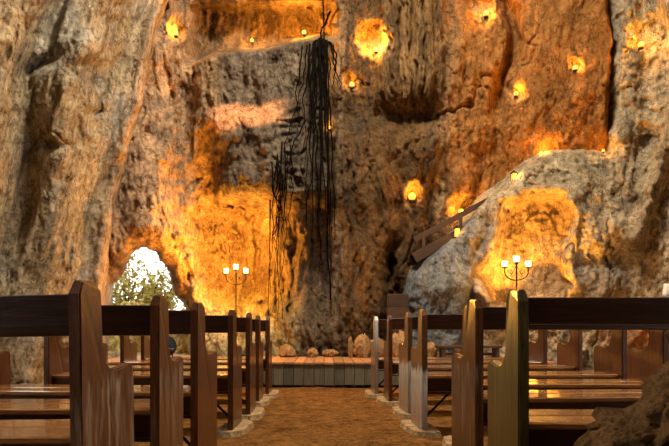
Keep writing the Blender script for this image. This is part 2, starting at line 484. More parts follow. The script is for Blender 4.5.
T = lerp3(T, (.44, .38, .22), ss(285, 320, y) * (1 - ss(290, 320, xw)))  # yellow-green daylight by the opening painted into the lower rock
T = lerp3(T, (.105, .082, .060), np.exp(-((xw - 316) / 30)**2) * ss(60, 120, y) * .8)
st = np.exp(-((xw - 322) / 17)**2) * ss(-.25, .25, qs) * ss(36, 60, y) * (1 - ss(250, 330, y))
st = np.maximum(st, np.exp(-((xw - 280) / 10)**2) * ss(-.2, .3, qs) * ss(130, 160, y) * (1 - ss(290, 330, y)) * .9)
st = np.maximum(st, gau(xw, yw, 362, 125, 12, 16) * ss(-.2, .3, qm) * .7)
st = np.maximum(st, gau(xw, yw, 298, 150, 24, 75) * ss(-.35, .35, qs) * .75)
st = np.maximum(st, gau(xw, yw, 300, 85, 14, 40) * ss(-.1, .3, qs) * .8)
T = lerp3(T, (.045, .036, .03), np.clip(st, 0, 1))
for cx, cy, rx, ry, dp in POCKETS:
    T = lerp3(T, (.40, .26, .13), (1 - ss(.7, 1.4, np.sqrt(((xw - cx) / rx)**2 + ((yw - cy) / ry)**2))) * .9)  # lamp glow painted in: pockets tinted lighter
T = T * (1 + .35 * q1[..., None])
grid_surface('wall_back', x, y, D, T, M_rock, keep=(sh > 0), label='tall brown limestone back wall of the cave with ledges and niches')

# --- left wall
x, y = grid(-330, 190, -170, 470, 1.5)
xe = np.interp(y, [-110, 0, 31, 80, 200, 230, 263, 292, 350, 470], [196, 166, 155, 144, 116, 110, 106, 101, 97, 95])
xe = xe + 2.5 * perlin(x * 0 + 3, y / 40, y * 0 + 1.1) + 1.2 * perlin(x * 0 + 3, y / 11, y * 0 + 4.1)
t = x - xe
D = 8.55 + np.minimum(t, 0) * 0.0155 
D = np.maximum(D, 3.6 + 0.0015 * (x + 330))
D += 2.4 * ss(-2, 13, t)**1.3
D -= 0.18 * np.exp(-((t + 6) / 7)**2)                                     # raised fold along the edge
D += 0.20 * np.exp(-((x - 50 + (y - 60) * .25 * ss(60, -20, y)) / 5)**2) * (1 - ss(30, 60, y))
D += 0.20 * gau(x, y + .5 * (x - 34), 38, 66, 18, 6) + .20 * gau(x, y, 52, 145, 13, 8) + .12 * gau(x, y, 28, 80, 6, 40)
D += 0.13 * gau(x, y, 92, 70, 22, 14)
D -= 0.30 * np.exp(-((t + 60 + 8 * np.sin(y / 50)) / 22)**2)
D += 0.25 * np.exp(-((t + 105 + 12 * np.sin(y / 45)) / 16)**2)
D = D + relief_noise(x, y, D, 2, 0.15, 0.9, .27, .55) * np.where(t > 0, .5, 1.0)
qm = fbm(x / 16, y / 16, x * 0 + 6, 4); qs = fbm((x + .27 * y) / 8, y / 90, x * 0 + 9, 4); q1 = fbm(x / 70, y / 70, x * 0 + 2, 3)
T = np.zeros(x.shape + (3,), np.float32) + np.array((.44, .345, .22), np.float32)
T = lerp3(T, (.38, .35, .295), ss(0, .5, fbm(x / 50, y / 80, x * 0 + 3, 3)) * .8)
T = lerp3(T, (.54, .38, .26), np.exp(-((t + 3) / 12)**2) * .8)
T = lerp3(T, (.20, .155, .105), np.clip(ss(.05, .5, qs), 0, 1) * .55)
T = lerp3(T, (.17, .14, .105), gau(x, y, 92, 78, 22, 16) * .7)
T = T * (1 + .25 * q1[..., None])
grid_surface('wall_left', x, y, D, T, M_rock, keep=(t < 12), label='grey tan limestone wall with vertical folds on the left')

# --- right wall with the boulder face and its niche
RP = [(598, -300), (603, 60), (606, 150), (570, 148), (540, 156), (522, 168), (500, 190), (480, 206), (462, 228), (447, 243), (428, 258), (412, 276), (408, 300), (408, 500), (1200, 500), (1200, -300)]
NICHE = [(500, 204), (520, 197), (540, 192), (566, 194), (572, 213), (570, 240), (565, 262), (573, 284), (560, 296), (520, 312), (494, 306), (482, 288), (476, 272), (494, 252), (499, 228)]
x, y = grid(392, 880, -200, 470, 1.3)
wob = 4 * perlin(x / 26, y / 26, x * 0 + 3.9) + 1.8 * perlin(x / 8, y / 8, x * 0 + 1.9)
wob2 = 4 * perlin(x / 26, y / 26, x * 0 + 13.9) + 1.8 * perlin(x / 8, y / 8, x * 0 + 11.9)
xw, yw = x + wob, y + wob2
sb = sdf(x + .6 * wob, y + .6 * wob2, RP)
D = np.full(x.shape, 8.75)
D -= 2.6 * ss(600, 860, x)
D += 2.6 * ss(-5, 22, sb)**1.3
D += 0.25 * np.exp(np.minimum(sb, 0) / 9.0)
sn = sdf(xw, yw, NICHE)
D += 0.45 * ss(3, -12, sn)
D -= 0.16 * np.exp(-((sn - 5) / 5)**2)
D -= 0.25 * gau(xw, yw, 452, 290, 26, 40)
D += 0.22 * np.exp(-((xw - 476 + (yw - 270) * .15) / 5)**2) * ss(225, 250, y)
D -= 0.45 * gau(xw, yw, 610, 235, 36, 60) 
D += 0.22 * gau(xw, yw, 606, 262, 30, 12)
D -= 0.35 * np.exp(-((xw - 655 + (y - 180) * .3) / 9)**2) * ss(60, 110, y) * (1 - ss(230, 270, y))
D -= 0.2 * np.exp(-((xw - 625) / 14)**2) * (1 - ss(150, 200, y))
D -= 0.9 * ss(0, 12, (x - 655) - (y - 0) * .28 + wob) * (1 - ss(60, 110, y))         # nearer rib at the top right corner
amp = np.where(sb > 0, .5, 1.0) * (1 - .45 * ss(4, -8, sn)) * (1 - .5 * gau(x, y, 445, 290, 30, 45))
D = D + relief_noise(x, y, D, 3, 0.6, .9) * amp
RX, RY, RD = x, y, D
def right_depth(px, py):
    j = int(round((px - RX[0, 0]) / 1.3)); i = int(round((py - RY[0, 0]) / 1.3))
    return float(RD[max(0, min(RD.shape[0] - 1, i)), max(0, min(RD.shape[1] - 1, j))])
qm = fbm(x / 16, y / 16, x * 0 + 6, 4); q1 = fbm(x / 60, y / 60, x * 0 + 5, 3); qs = fbm(x / 8, y / 50, x * 0 + 9, 4)
T = np.zeros(x.shape + (3,), np.float32) + np.array((.46, .38, .26), np.float32)
T = lerp3(T, (.30, .28, .25), gau(x, y, 605, 265, 42, 34) * .9)
T = lerp3(T, (.175, .20, .23), (1 - ss(466, 482, xw)) * .95)  # cool light on the boulder face painted in as grey-blue
T = lerp3(T, (.40, .30, .25), gau(xw, yw, 490, 260, 14, 40) * .8)
T = lerp3(T, (.22, .175, .12), np.clip(ss(.1, .5, qm), 0, 1) * .5)
T = lerp3(T, (.44, .33, .20), ss(4, -6, sn))
T = lerp3(T, (.36, .20, .10), ss(300, 330, y) * ss(590, 625, x))
T = T * (1 + .25 * q1[..., None])
grid_surface('wall_right', x, y, D, T, M_rock, keep=(sb < 24), label='grey limestone wall and boulder face with a niche on the right')

# --- roof and rear of the cave, with a hole added for the roof light
def rock_sheet(name, corners, nx, ny, amp, tint, label, hole=None):
    a, b, c, d = [np.array(v, float) for v in corners]
    u, v = np.meshgrid(np.linspace(0, 1, nx), np.linspace(0, 1, ny))
    Pt = (a * (1 - u)[..., None] + b * u[..., None]) * (1 - v)[..., None] + (d * (1 - u)[..., None] + c * u[..., None]) * v[..., None]
    n = np.cross(b - a, d - a); n /= np.linalg.norm(n)
    h = fbm(Pt[..., 0] * .5 + 3, Pt[..., 1] * .5, Pt[..., 2] * .5, 5) * amp
    Pt = Pt + h[..., None] * n
    keep = None
    me = bpy.data.meshes.new(name)
    faces = []
    for i in range(ny - 1):
        for j in range(nx - 1):
            cc = Pt[i, j]
            if hole and hole(cc[0], cc[1]): continue
            k = i * nx + j
            faces.append((k, k + 1, k + nx + 1, k + nx))
    me.from_pydata(Pt.reshape(-1, 3).tolist(), [], faces)
    me.polygons.foreach_set('use_smooth', [True] * len(faces))
    at = me.color_attributes.new('tint', 'FLOAT_COLOR', 'POINT')
    at.data.foreach_set('color', np.tile(np.array((*tint, 1), np.float32), nx * ny))
    o = link(name, me, M_rock)
    tag(o, label, None, None, 'structure')
    return o
rock_sheet('ceiling', [(-9, -4, 8.5), (10, -4, 8.5), (12, 10.9, 8.5), (-10, 10.9, 8.5)], 70, 60, .5, (.16, .12, .08), 'rough limestone roof of the cave with a hole added for the roof light',
           hole=lambda X, Y: abs(X - .3) < 1.0 and abs(Y - 5.4) < .7)
rock_sheet('wall_rear', [(-9, -3.2, -.5), (10, -3.2, -.5), (10, -3.2, 9), (-9, -3.2, 9)], 40, 30, .5, (.08, .06, .04), 'dark limestone wall behind the seats')

# --- floor
x = np.linspace(-7.5, 8, 300); yv = np.linspace(-3.6, 15.0, 300)
gx, gy = np.meshgrid(x, yv)
gz = 0.012 * fbm(gx * 1.2, gy * 1.2, gx * 0, 4) + 0.006 * fbm(gx * 7, gy * 7, gx * 0 + 3, 3)
gz -= gz.max()
nx = 300
me = bpy.data.meshes.new('floor')
i = np.arange(299 * 299); a = (i // 299) * nx + i % 299
me.from_pydata(np.stack([gx, gy, gz], -1).reshape(-1, 3).tolist(), [], np.stack([a, a + 1, a + nx + 1, a + nx], 1).tolist())
me.polygons.foreach_set('use_smooth', [True] * len(me.polygons))
tag(link('floor', me, M_floor), 'trodden orange brown earth floor of the cave', None, None, 'structure')

# ------------------------------------------------------------------ boulders
def boulder_mesh(name, sx, sy, sz, seed, sub=4, amp=.22, flat=True, freq=1.6, fine=.05, chip=.6):
    bm = bmesh.new()
    bmesh.ops.create_icosphere(bm, subdivisions=sub, radius=1.0)
    co = np.array([v.co[:] for v in bm.verts])
    n = fbm(co[:, 0] * freq + seed, co[:, 1] * freq - seed, co[:, 2] * freq + .5 * seed, 4, .5)
    r = ridged(co[:, 0] * freq * 2 + seed, co[:, 1] * freq * 2, co[:, 2] * freq * 2 - seed, 4, .55)
    f = 1 + amp * n - fine * (r - 1)
    co = co * f[:, None]
    q = facets(co[:, 0] * 2.6 + seed, co[:, 1] * 2.6, co[:, 2] * 2.6, 5) * .10 + facets(co[:, 0] * 6 + seed, co[:, 1] * 6, co[:, 2] * 6, 8) * .035
    co = co * (1 + q * chip)[:, None]
    # broken planar facets
    rr = np.random.RandomState(int(seed * 10) + 1)
    for k in range(7):
        d = rr.normal(size=3); d /= np.linalg.norm(d)
        s = co @ d; lim = .72 + .2 * rr.rand()
        co -= np.clip(s - lim, 0, None)[:, None] * d * .85
    co *= np.array((sx, sy, sz))
    zmin = -sz * .55
    co[:, 2] = np.maximum(co[:, 2], zmin) - zmin
    for v, c in zip(bm.verts, co): v.co = c
    return bm_mesh(bm, name, True)

def boulder(name, loc, s, seed, mat, label, sub=4, rz=0.0, group=None, **kw):
    o = link(name, boulder_mesh(name, *s, seed, sub, **kw), mat)
    o.location = loc; o.rotation_euler = (0, 0, rz)
    return tag(o, label, 'rock', group)

# foreground outcrop at the bottom right corner
o = boulder('rock_outcrop', (1.535, 1.50, -.06), (.87, .40, .64), 3.7, M_rock_fore, 'large rough dark brown rock in the foreground beside the front right pew', sub=6, amp=.22, freq=2.6, fine=.16, chip=1.6)

# ------------------------------------------------------------------ stage
STZ, SY0, SY1 = 0.335, 7.70, 10.2
stage = thing('stage', 'low wooden platform with plank deck at the end of the aisle', 'stage', (0, SY0, 0))
rnd = random.Random(5)
W = 0.142
ms = {}
for i in range(3):
    bm = box_bm(bmesh.new(), (0, 0, 0), (W - .007, SY1 - SY0, .032), .004)
    ms['d%d' % i] = bm_mesh(bm, 'deck_plank')
    bm = box_bm(bmesh.new(), (0, 0, 0), (W - .006, .022, STZ - .045 - .006 * i), .003)
    ms['f%d' % i] = bm_mesh(bm, 'fascia_board')
nb = 47
for k in range(nb):
    X = -3.35 + k * W
    pe = VX + X / 9.2 * F; ye = 351
    yend = min(min(back_depth(pe + a, ye + b) for a in (-10, -5, 0, 5, 10) for b in (0, 4, 8, 12)), min(right_depth(pe + a, ye + b) for a in (-10, -5, 0, 5, 10) for b in (0, 4, 8, 12)) if pe > 396 else 99) - .05
    o = link('deck_plank', ms['d%d' % rnd.randrange(3)], M_deck, stage)
    ln = min(yend, SY1) - SY0 + .03
    o.scale = (1, ln / (SY1 - SY0), 1)
    o.location = (X, ln / 2 - .03, STZ - .016 + rnd.uniform(-.003, .003)); o.rotation_euler = (0, 0, rnd.uniform(-.002, .002))
    o = link('fascia_board', ms['f%d' % rnd.randrange(3)], M_fascia, stage)
    o.location = (X, rnd.uniform(-.004, .004), (STZ - .032) / 2 + .004); o.rotation_euler = (0, rnd.uniform(-.008, .008), 0)
box('joist', (-3.35 + nb * W / 2, .3, .2), (nb * W - .1, .08, .18), M_stairwood, stage)

# ------------------------------------------------------------------ pews
def panel_mesh(name, thick):
    """end panel: head post with chamfered top, hollow curve down to the arm, full depth below"""
    pr = [(0.0, 0.022), (0.0, 0.905), (0.028, 0.95), (0.115, 0.955), (0.15, 0.925), (0.158, 0.80)]
    for k in range(9):                                     # hollow curve into the arm
        a = math.pi * (1 - .5 * k / 8)
        pr.append((0.158 + .10 * (1 + math.cos(a)) , 0.745 - .10 * math.sin(a) + .0))
    pr += [(0.325, .650), (0.37, .662), (0.405, .655), (0.42, .63), (0.42, .55), (.415, 0.022)]
    bm = bmesh.new()
    vs = [bm.verts.new((-thick / 2, y_, z_)) for y_, z_ in pr]
    f = bm.faces.new(vs)
    r = bmesh.ops.extrude_face_region(bm, geom=[f])
    for v in r['geom']:
        if isinstance(v, bmesh.types.BMVert): v.co.x += thick
    bmesh.ops.recalc_face_normals(bm, faces=bm.faces)
    es = [e for e in bm.edges if abs(e.verts[0].co.x - e.verts[1].co.x) < 1e-6]
    bmesh.ops.bevel(bm, geom=es, offset=.006, segments=2, affect='EDGES')
    for v in bm.verts:
        if v.co.z > .925: v.co.x *= 1 - (v.co.z - .925) * 12
    return bm_mesh(bm, name)
ME_PANEL = panel_mesh('end_panel', .042)
PADZ = 0.022

def make_pew(label, side, d, xa, xb, rz=0.0, tilt=0.0, mat=None, rail=(.838, .136), group='varnished wooden pews', panel2=None):
    """side -1: left of the aisle; xa is the aisle end, xb the wall end (|X|)"""
    L = xb - xa
    root = thing('pew', label, 'pew', (side * xa, d, .008 if tilt else 0), (0, tilt, rz), group)
    s = side
    for xx, m in ((0.021, mat or M_panel), (L - .021, M_panel)):
        me = ME_PANEL.copy(); me.materials.clear(); me.materials.append(m)
        o = link('end_panel', me, None, root); o.location = (s * xx, 0, 0)
    def part(name, c, sz, m, bv=.004, rot=None):
        return box(name, (s * c[0], c[1], c[2]), sz, m, root, bv, rot)
    inner = L - .084
    mid = L / 2
    part('back_rail', (mid, .048, rail[0]), (inner, .028, rail[1]), M_rail, .004, (math.radians(-4), 0, 0))
    part('seat', (mid, .128, .428), (inner, .17, .028), M_seat, .006)
    part('seat', (mid, .305, .430), (inner, .17, .028), M_seat, .006)
    part('seat_apron', (mid, .058, .362), (inner, .026, .100), M_rail, .003)
    part('batten', (mid, .05, .306), (inner, .05, .018), M_rail, .003)
    part('front_apron', (mid, .355, .385), (inner, .024, .058), M_rail, .003)
    for e, sg in ((.042, 1), (L - .042, -1)):
        bm = tube_bm(bmesh.new(), [Vector((s * e, .10, .10)), Vector((s * (e + sg * .20), .10, .300))], .010, 6)
        link('brace', bm_mesh(bm, 'brace'), M_iron, root)
    return root

LEFT = [  # d, xa, xb, rz(deg), tilt(deg), material, label
    (1.75, 0.766, 2.05, -3, -.9, M_panel_worn, 'nearest pew on the left of the aisle, cut off at left, with worn end panel'),
    (2.42, 0.730, 2.15, 0, 0, M_panel_worn, 'second nearest pew on the left of the aisle with swirling grain on its panel'),
    (3.07, 0.712, 2.12, -4, 0, M_panel, 'third nearest pew on the left of the aisle, varnished down to its foot'),
    (4.23, 0.708, 2.18, -1, 0, M_panel, 'fourth pew on the left of the aisle, behind a wider gap'),
    (5.00, 0.682, 2.18, 0, 0, M_panel, 'fifth pew on the left of the aisle with narrow dark posts'),
    (5.90, 0.708, 2.20, 0, 0, M_panel, 'sixth pew on the left of the aisle, second from the stage'),
    (6.56, 0.670, 2.20, 0, 0, M_panel, 'pew on the left of the aisle closest to the stage'),
]
RIGHT = [
    (2.06, 0.724, 2.30, -1, 0, M_panel_sheen, 'nearest pew on the right of the aisle with greenish sheen painted on its end panel'),
    (2.80, 0.768, 2.30, 4, 0, M_panel_worn, 'second nearest pew on the right of the aisle with dark scuffed panel'),
    (3.52, 0.920, 2.22, 1, 0, M_panel, 'third pew on the right, its aisle end hidden by the scuffed panel'),
    (4.22, 0.746, 2.37, 3, 0, M_panel_pale, 'fourth pew on the right of the aisle with pale lower panel'),
    (5.06, 0.764, 2.43, 4, 0, M_panel_pale, 'fifth pew on the right of the aisle, tilted panel with pale patch'),
    (5.90, 0.683, 2.40, 1, 0, M_panel, 'sixth pew on the right of the aisle, second from the stage'),
    (6.56, 0.595, 2.40, 2, 0, M_panel_whitish, 'pew on the right of the aisle closest to the stage'),
]
ordn = ['nearest', 'second', 'third', 'fourth', 'fifth', 'sixth', 'furthest']
for side, rows in ((-1, LEFT), (1, RIGHT)):
    for k, (d, xa, xb, rz, ti, m, lab) in enumerate(rows):
        make_pew(lab, side, d, xa, xb, math.radians(rz), math.radians(ti) * side * -1, m, rail=(.838, .136) if side < 0 else ((.869, .102) if k == 0 else (.855, .118)))
        # flat footing stone under the aisle end
        rr = random.Random(k * 3 + side)
        bm = bmesh.new()
        n = 14; top = []; bot = []
        for q in range(n):
            a = 2 * math.pi * q / n
            f = 1 / (abs(math.cos(a))**4 + abs(math.sin(a))**4)**.25
            r = f * (1 + rr.uniform(-.07, .07))
            top.append(bm.verts.new((.115 * r * math.cos(a) * .95, .30 * r * math.sin(a) * .97, PADZ)))
            bot.append(bm.verts.new((.125 * r * math.cos(a), .31 * r * math.sin(a), -.03)))
        bm.faces.new(top); bm.faces.new(bot[::-1])
        for q in range(n): bm.faces.new((bot[q], bot[(q + 1) % n], top[(q + 1) % n], top[q]))
        o = link('footing_stone', bm_mesh(bm, 'footing_stone'), M_pad)
        o.location = (side * (xa + .015), d + .21, 0); o.rotation_euler = (0, 0, math.radians(rz + rr.uniform(-3, 3)))
        tag(o, 'flat footing stone under the aisle end of the %s %s pew' % (ordn[k], 'left' if side < 0 else 'right'), 'stone', 'footing stones under the pews')

# ------------------------------------------------------------------ candelabra
def candelabrum(px, Y, fork, label, wall_power):
    s = Y / F
    base = Vector(((px - VX) * s, Y, STZ + .004))
    root = thing('candelabrum', label, 'candelabrum', base, group='three light candelabra on the stage')
    topz = CAMZ - (fork - VY) * s - STZ            # height of the fork
    bm = lathe_bm(bmesh.new(), [(.16, 0), (.16, .012), (.05, .03), (.014, .06), (.011, .07), (.011, topz + .22), (.018, topz + .23), (.03, topz + .24)], 14)
    link('stem', bm_mesh(bm, 'stem', True), M_iron, root)
    R = .17
    for sg in (-1, 1):
        pts = [Vector((sg * R * math.sin(a * math.pi / 2), 0, topz + .12 - .12 * math.cos(a * math.pi / 2))) for a in [i / 8 for i in range(9)]]
        pts += [Vector((sg * R, 0, topz + .17))]
        bm = tube_bm(bmesh.new(), pts, .009, 6)
        arm = link('arm', bm_mesh(bm, 'arm', True), M_iron, root)
        sp = [Vector((sg * (.085 + .04 * (1 - k / 14) * math.cos(k * .55)), 0, topz + .11 + .05 * (1 - k / 14) * math.sin(k * .55))) for k in range(14)]
        bm = tube_bm(bmesh.new(), sp, .005, 5)
        link('scroll', bm_mesh(bm, 'scroll', True), M_iron, arm)
        pts = [Vector((sg * .012, 0, topz + .20)), Vector((sg * .05, 0, topz + .11)), Vector((sg * .09, 0, topz + .06))]
        bm = tube_bm(bmesh.new(), pts, .005, 5)
        link('scroll', bm_mesh(bm, 'scroll', True), M_iron, arm)
    for k, (dx, dz) in enumerate(((-R, .17), (0, .24), (R, .17))):
        bm = lathe_bm(bmesh.new(), [(.012, 0), (.045, .012), (.045, .02), (.03, .022)], 12)
        cup = link('candle_cup', bm_mesh(bm, 'candle_cup'), M_iron, root); cup.location = (dx, 0, topz + dz)
        bm = lathe_bm(bmesh.new(), [(.030, .022), (.041, .03), (.043, .10), (.040, .105)], 14)
        link('candle_glass', bm_mesh(bm, 'candle_glass', True), M_glow, cup)
        l = bpy.data.lights.new('candle_light', 'POINT'); l.energy = wall_power; l.color = (1.0, .45, .06); l.shadow_soft_size = .05
        lo = bpy.data.objects.new('candle_light', l); COL.objects.link(lo); lo.parent = cup; lo.location = (0, 0, .17)
    return root
candelabrum(236, 9.4, 285, 'black iron candelabrum with three lit candles in the left alcove', 92)
candelabrum(516.5, 7.95, 280.5, 'black iron candelabrum with three lit candles before the right niche', 20)

# ------------------------------------------------------------------ lamps on the rock
def floor_uplight(loc, target, power, label, size=70, color=(1.0, .42, .055)):
    root = thing('uplight', label, 'lamp', loc, group='uplights hidden at the foot of the rock')
    bm = lathe_bm(bmesh.new(), [(.05, 0), (.055, .01), (.05, .09), (.04, .095)], 12)
    link('lamp_housing', bm_mesh(bm, 'lamp_housing'), M_iron, root)
    bm = lathe_bm(bmesh.new(), [(.036, .095), (.036, .103), (.02, .108)], 12)
    link('lens', bm_mesh(bm, 'lens'), M_bulb, root)
    l = bpy.data.lights.new('uplight_beam', 'SPOT'); l.energy = power; l.color = color; l.spot_size = math.radians(size); l.spot_blend = .8; l.shadow_soft_size = .06
    lo = bpy.data.objects.new('uplight_beam', l); COL.objects.link(lo); lo.parent = root; lo.location = (0, 0, .16)
    lo.rotation_euler = (Vector(target) - Vector(loc) - Vector((0, 0, .16))).to_track_quat('-Z', 'Y').to_euler()
    return root
floor_uplight((-1.50, 9.0, STZ), P(208, 190, 9.8), 850, 'small black uplight on the stage under the left alcove', 85)
floor_uplight((3.10, 8.25, STZ), P(532, 225, 9.1), 1000, 'small black uplight below the right niche', 75)
floor_uplight((4.15, 7.0, 0.0), P(650, 300, 8.0), 60, 'small black uplight at the foot of the right wall', 90, (1.0, .40, .10))

def rock_lamp(px, py, r, power, label, wall='b', off=.10, drop=0.0):
    dep = back_depth(px, py) if wall == 'b' else right_depth(px, py)
    r *= .8
    p = P(px, py, dep - off)
    root = thing('rock_lamp', label, 'lamp', p, group='small amber lamps set on the cave rock')
    bm = lathe_bm(bmesh.new(), [(r * .7, -r * 1.3), (r * .8, -r * 1.2), (r * .75, -r * .75), (r * .4, -r * .7)], 10)
    link('lamp_housing', bm_mesh(bm, 'lamp_housing'), M_iron, root)
    bm = lathe_bm(bmesh.new(), [(r * .5, -r * .7), (r * .85, -r * .3), (r, r * .2), (r * .75, r * .7), (r * .25, r)], 10)
    link('bulb', bm_mesh(bm, 'bulb', True), M_bulb, root)
    bm = tube_bm(bmesh.new(), [Vector((0, 0, -r)), Vector((0, off * .6, -r * 1.2)), Vector((0, off * 1.6, -r * 1.0))], r * .18, 5)
    link('bracket', bm_mesh(bm, 'bracket'), M_iron, root)
    l = bpy.data.lights.new('lamp_light', 'POINT'); l.energy = power * 1.6; l.color = (1.0, .43, .045); l.shadow_soft_size = r * .6
    lo = bpy.data.objects.new('lamp_light', l); COL.objects.link(lo); lo.parent = root; lo.location = (0, -r * 1.6, r * 1.2)
    return root
LAMPS = [
    (176, 34, .05, 9, 'b', .12, 'small amber lamp high on the rock near the top of the left fold'),
    (252, 41, .04, 12, 'b', .35, 'tiny amber lamp sitting on the ledge left of the hanging roots'),
    (304, 33, .05, 45, 'b', .40, 'amber lamp glowing in the hollow at the top of the hanging roots'),
    (376, 50, .05, 45, 'b', .20, 'amber lamp in the round hollow beside the flowstone curtain'),
    (352, 85, .06, 4, 'b', .10, 'amber lamp in the little niche right of the hanging roots'),
    (330, 128, .04, 2.5, 'b', .10, 'dim amber lamp behind the hanging roots'),
    (412, 197, .09, 8, 'b', .12, 'largest amber lamp, in the oval niche at mid height of the back wall'),
    (461, 212, .06, 14, 'b', .16, 'amber lamp in the ragged hollow above the wooden stair'),
    (486, 14, .06, 16, 'b', .16, 'amber lamp at the top edge above the brown slab'),
    (516, 94, .05, 6, 'b', .12, 'amber lamp in the middle of the brown slab beside the cleft'),
    (575, 68, .05, 6, 'b', .12, 'amber lamp high on the right half of the brown slab'),
    (541, 154, .05, 7, 'b', .12, 'amber lamp under the lower edge of the brown slab'),
    (641, 45, .06, 12, 'r', .14, 'amber lamp high on the grey right wall'),
    (603, 151, .03, 2, 'r', .20, 'tiny amber lamp at the lower right corner of the brown slab'),
]
for px, py, r, pw, w, off, lab in LAMPS: rock_lamp(px, py, r, pw, lab, w, off)

def lantern(px, py, Y, label, power=4):
    p = P(px, py, Y)
    root = thing('lantern', label, 'lantern', p, group='box lanterns beside the stair')
    box('lantern_base', (0, 0, 0.006), (.10, .10, .012), M_iron, root, .002)
    box('lantern_glass', (0, 0, .082), (.075, .075, .14), M_bulb, root, .004)
    for sx in (-1, 1):
        for sy in (-1, 1): box('corner_post', (sx * .043, sy * .043, .082), (.010, .010, .14), M_iron, root)
    bm = lathe_bm(bmesh.new(), [(.07, .152), (.07, .16), (.02, .20), (.01, .21)], 4)
    link('lantern_roof', bm_mesh(bm, 'lantern_roof'), M_iron, root)
    l = bpy.data.lights.new('lantern_light', 'POINT'); l.energy = power; l.color = (1.0, .43, .045); l.shadow_soft_size = .05
    lo = bpy.data.objects.new('lantern_light', l); COL.objects.link(lo); lo.parent = root; lo.location = (0, -.12, .1)
    return root
lantern(457, 238, 9.0, 'small box lantern glowing on the boulder below the stair', 3)
lantern(514, 183, 9.0, 'small box lantern glowing on the shoulder above the right niche', 5)

# ------------------------------------------------------------------ hanging roots
rnd = random.Random(11)
def root_path(x0, y0, x1, y1, wig, off, n=26):
    pts = []; ph = rnd.uniform(0, 9)
    sm = None
    for k in range(n):
        t = k / (n - 1)
        px = x0 + (x1 - x0) * (t ** .8) + wig * (math.sin(t * 5 + ph) + .6 * math.sin(t * 13 + ph * 2) + .4 * math.sin(t * 29 + ph)) * min(1, t * 4)
        py = y0 + (y1 - y0) * t
        dd = min(back_depth(px + a, py + b) for a in (-4, 0, 4) for b in (-8, 0, 8))
        sm = dd if sm is None else min(dd, .6 * sm + .4 * dd)
        pts.append(P(px, py, sm - off))
    return pts
rc = P(322, 36, back_depth(322, 40) - .15)
roots = thing('hanging_roots', 'curtain of black tree roots hanging down the centre of the back wall', 'roots', (0, 0, 0))
specs = [(321, 36, 331, 300, 1.2, .016), (323, 0, 331, 310, .5, .012), (318, 40, 322, 260, 2.0, .018), (314, 42, 316, 210, 2.5, .016), (326, 40, 334, 240, 1.5, .014),
         (310, 44, 304, 150, 2, .013), (307, 45, 298, 130, 2, .011), (316, 40, 309, 230, 2.5, .014), (329, 42, 338, 100, 2, .012), (333, 45, 341, 90, 2, .011), (302, 46, 287, 175, 3, .011),
         (319, 38, 328, 270, 1.2, .013), (327, 40, 332, 285, .8, .011), (313, 43, 312, 250, 1.5, .012), (330, 12, 320, 40, 1, .018)]
for k in range(9):
    x0 = rnd.gauss(321, 6); specs.append((x0, 38 + abs(x0 - 321) * .4, x0 + rnd.choice([rnd.uniform(-12, -4), rnd.uniform(-4, 10)]), rnd.uniform(75, 230), rnd.uniform(1, 4), rnd.uniform(.006, .012)))
for k in range(9):
    x0 = rnd.uniform(268, 292); specs.append((x0, rnd.uniform(140, 175), x0 + rnd.uniform(-6, 5), rnd.uniform(235, 320), rnd.uniform(1, 3), rnd.uniform(.007, .013)))
specs += [(270, 200, 269, 338, .6, .012), (279, 195, 278, 325, .6, .010), (306, 120, 281, 190, 1.5, .011)]
for (x0, y0, x1, y1, wg, r) in specs:
    pts = root_path(x0, y0, x1, y1, wg, .035 + rnd.uniform(0, .05))
    n = len(pts)
    bm = tube_bm(bmesh.new(), pts, [r * (1 - .6 * k / n) * 1.15 for k in range(n)], 6)
    link('root', bm_mesh(bm, 'root', True), M_root, roots)

# ------------------------------------------------------------------ outside the left opening: bank, shrub
for k, (X_, Y, sz_, sd) in enumerate([(-4.15, 11.9, (.72, .55, .92), 1.3), (-2.85, 11.8, (.52, .45, .80), 2.9), (-5.42, 12.5, (.5, .45, .85), 4.9)]):
    boulder('boulder', (X_, Y, -.05), sz_, sd, M_rock_olive, ['broad yellowish boulder outside the left opening', 'smaller yellowish boulder at the right side of the left opening', 'yellowish boulder furthest left outside the opening'][k], sub=5, freq=1.8, fine=.10)

def shrub(px, Y, label, w, h, n, seed):
    r = random.Random(seed)
    base = P(px, 330, Y); base.z = 0.0
    root = thing('shrub', label, 'shrub', base)
    bs = bmesh.new(); vl = []; fl_ = []
    for k in range(26):
        a = r.uniform(-1, 1); tip = Vector((a * w, r.uniform(-.3, .3), h * r.uniform(.55, 1) * (1 - .3 * abs(a))))
        midp = tip * .5 + Vector((r.uniform(-.1, .1), r.uniform(-.1, .1), .1))
        tube_bm(bs, [Vector((a * .2, 0, 0)), midp, tip], [.022, .014, .006], 5)
        for j in range(n // 26):
            t = r.uniform(.3, 1); c = midp.lerp(tip, (t - .5) * 2) if t > .5 else Vector((a * .2, 0, 0)).lerp(midp, t * 2)
            c = c + Vector((r.gauss(0, .13), r.gauss(0, .13), r.gauss(0, .13)))
            d1 = Vector((r.gauss(0, 1), r.gauss(0, 1), r.gauss(0, 1))).normalized(); d2 = d1.orthogonal().normalized()
            L = r.uniform(.08, .17)
            b0 = len(vl)
            vl += [c, c + d1 * L * .5 + d2 * L * .28, c + d1 * L, c + d1 * L * .5 - d2 * L * .28]
            fl_.append((b0, b0 + 1, b0 + 2, b0 + 3))
    link('stem', bm_mesh(bs, 'stem'), M_root, root)
    me = bpy.data.meshes.new('foliage'); me.from_pydata([v[:] for v in vl], [], fl_)
    o = link('foliage', me, M_leaf, root); o['kind'] = 'stuff'
    return root
shrub(137, 13.2, 'sunlit yellow green shrub outside the left opening', 1.15, 3.0, 3100, 3)

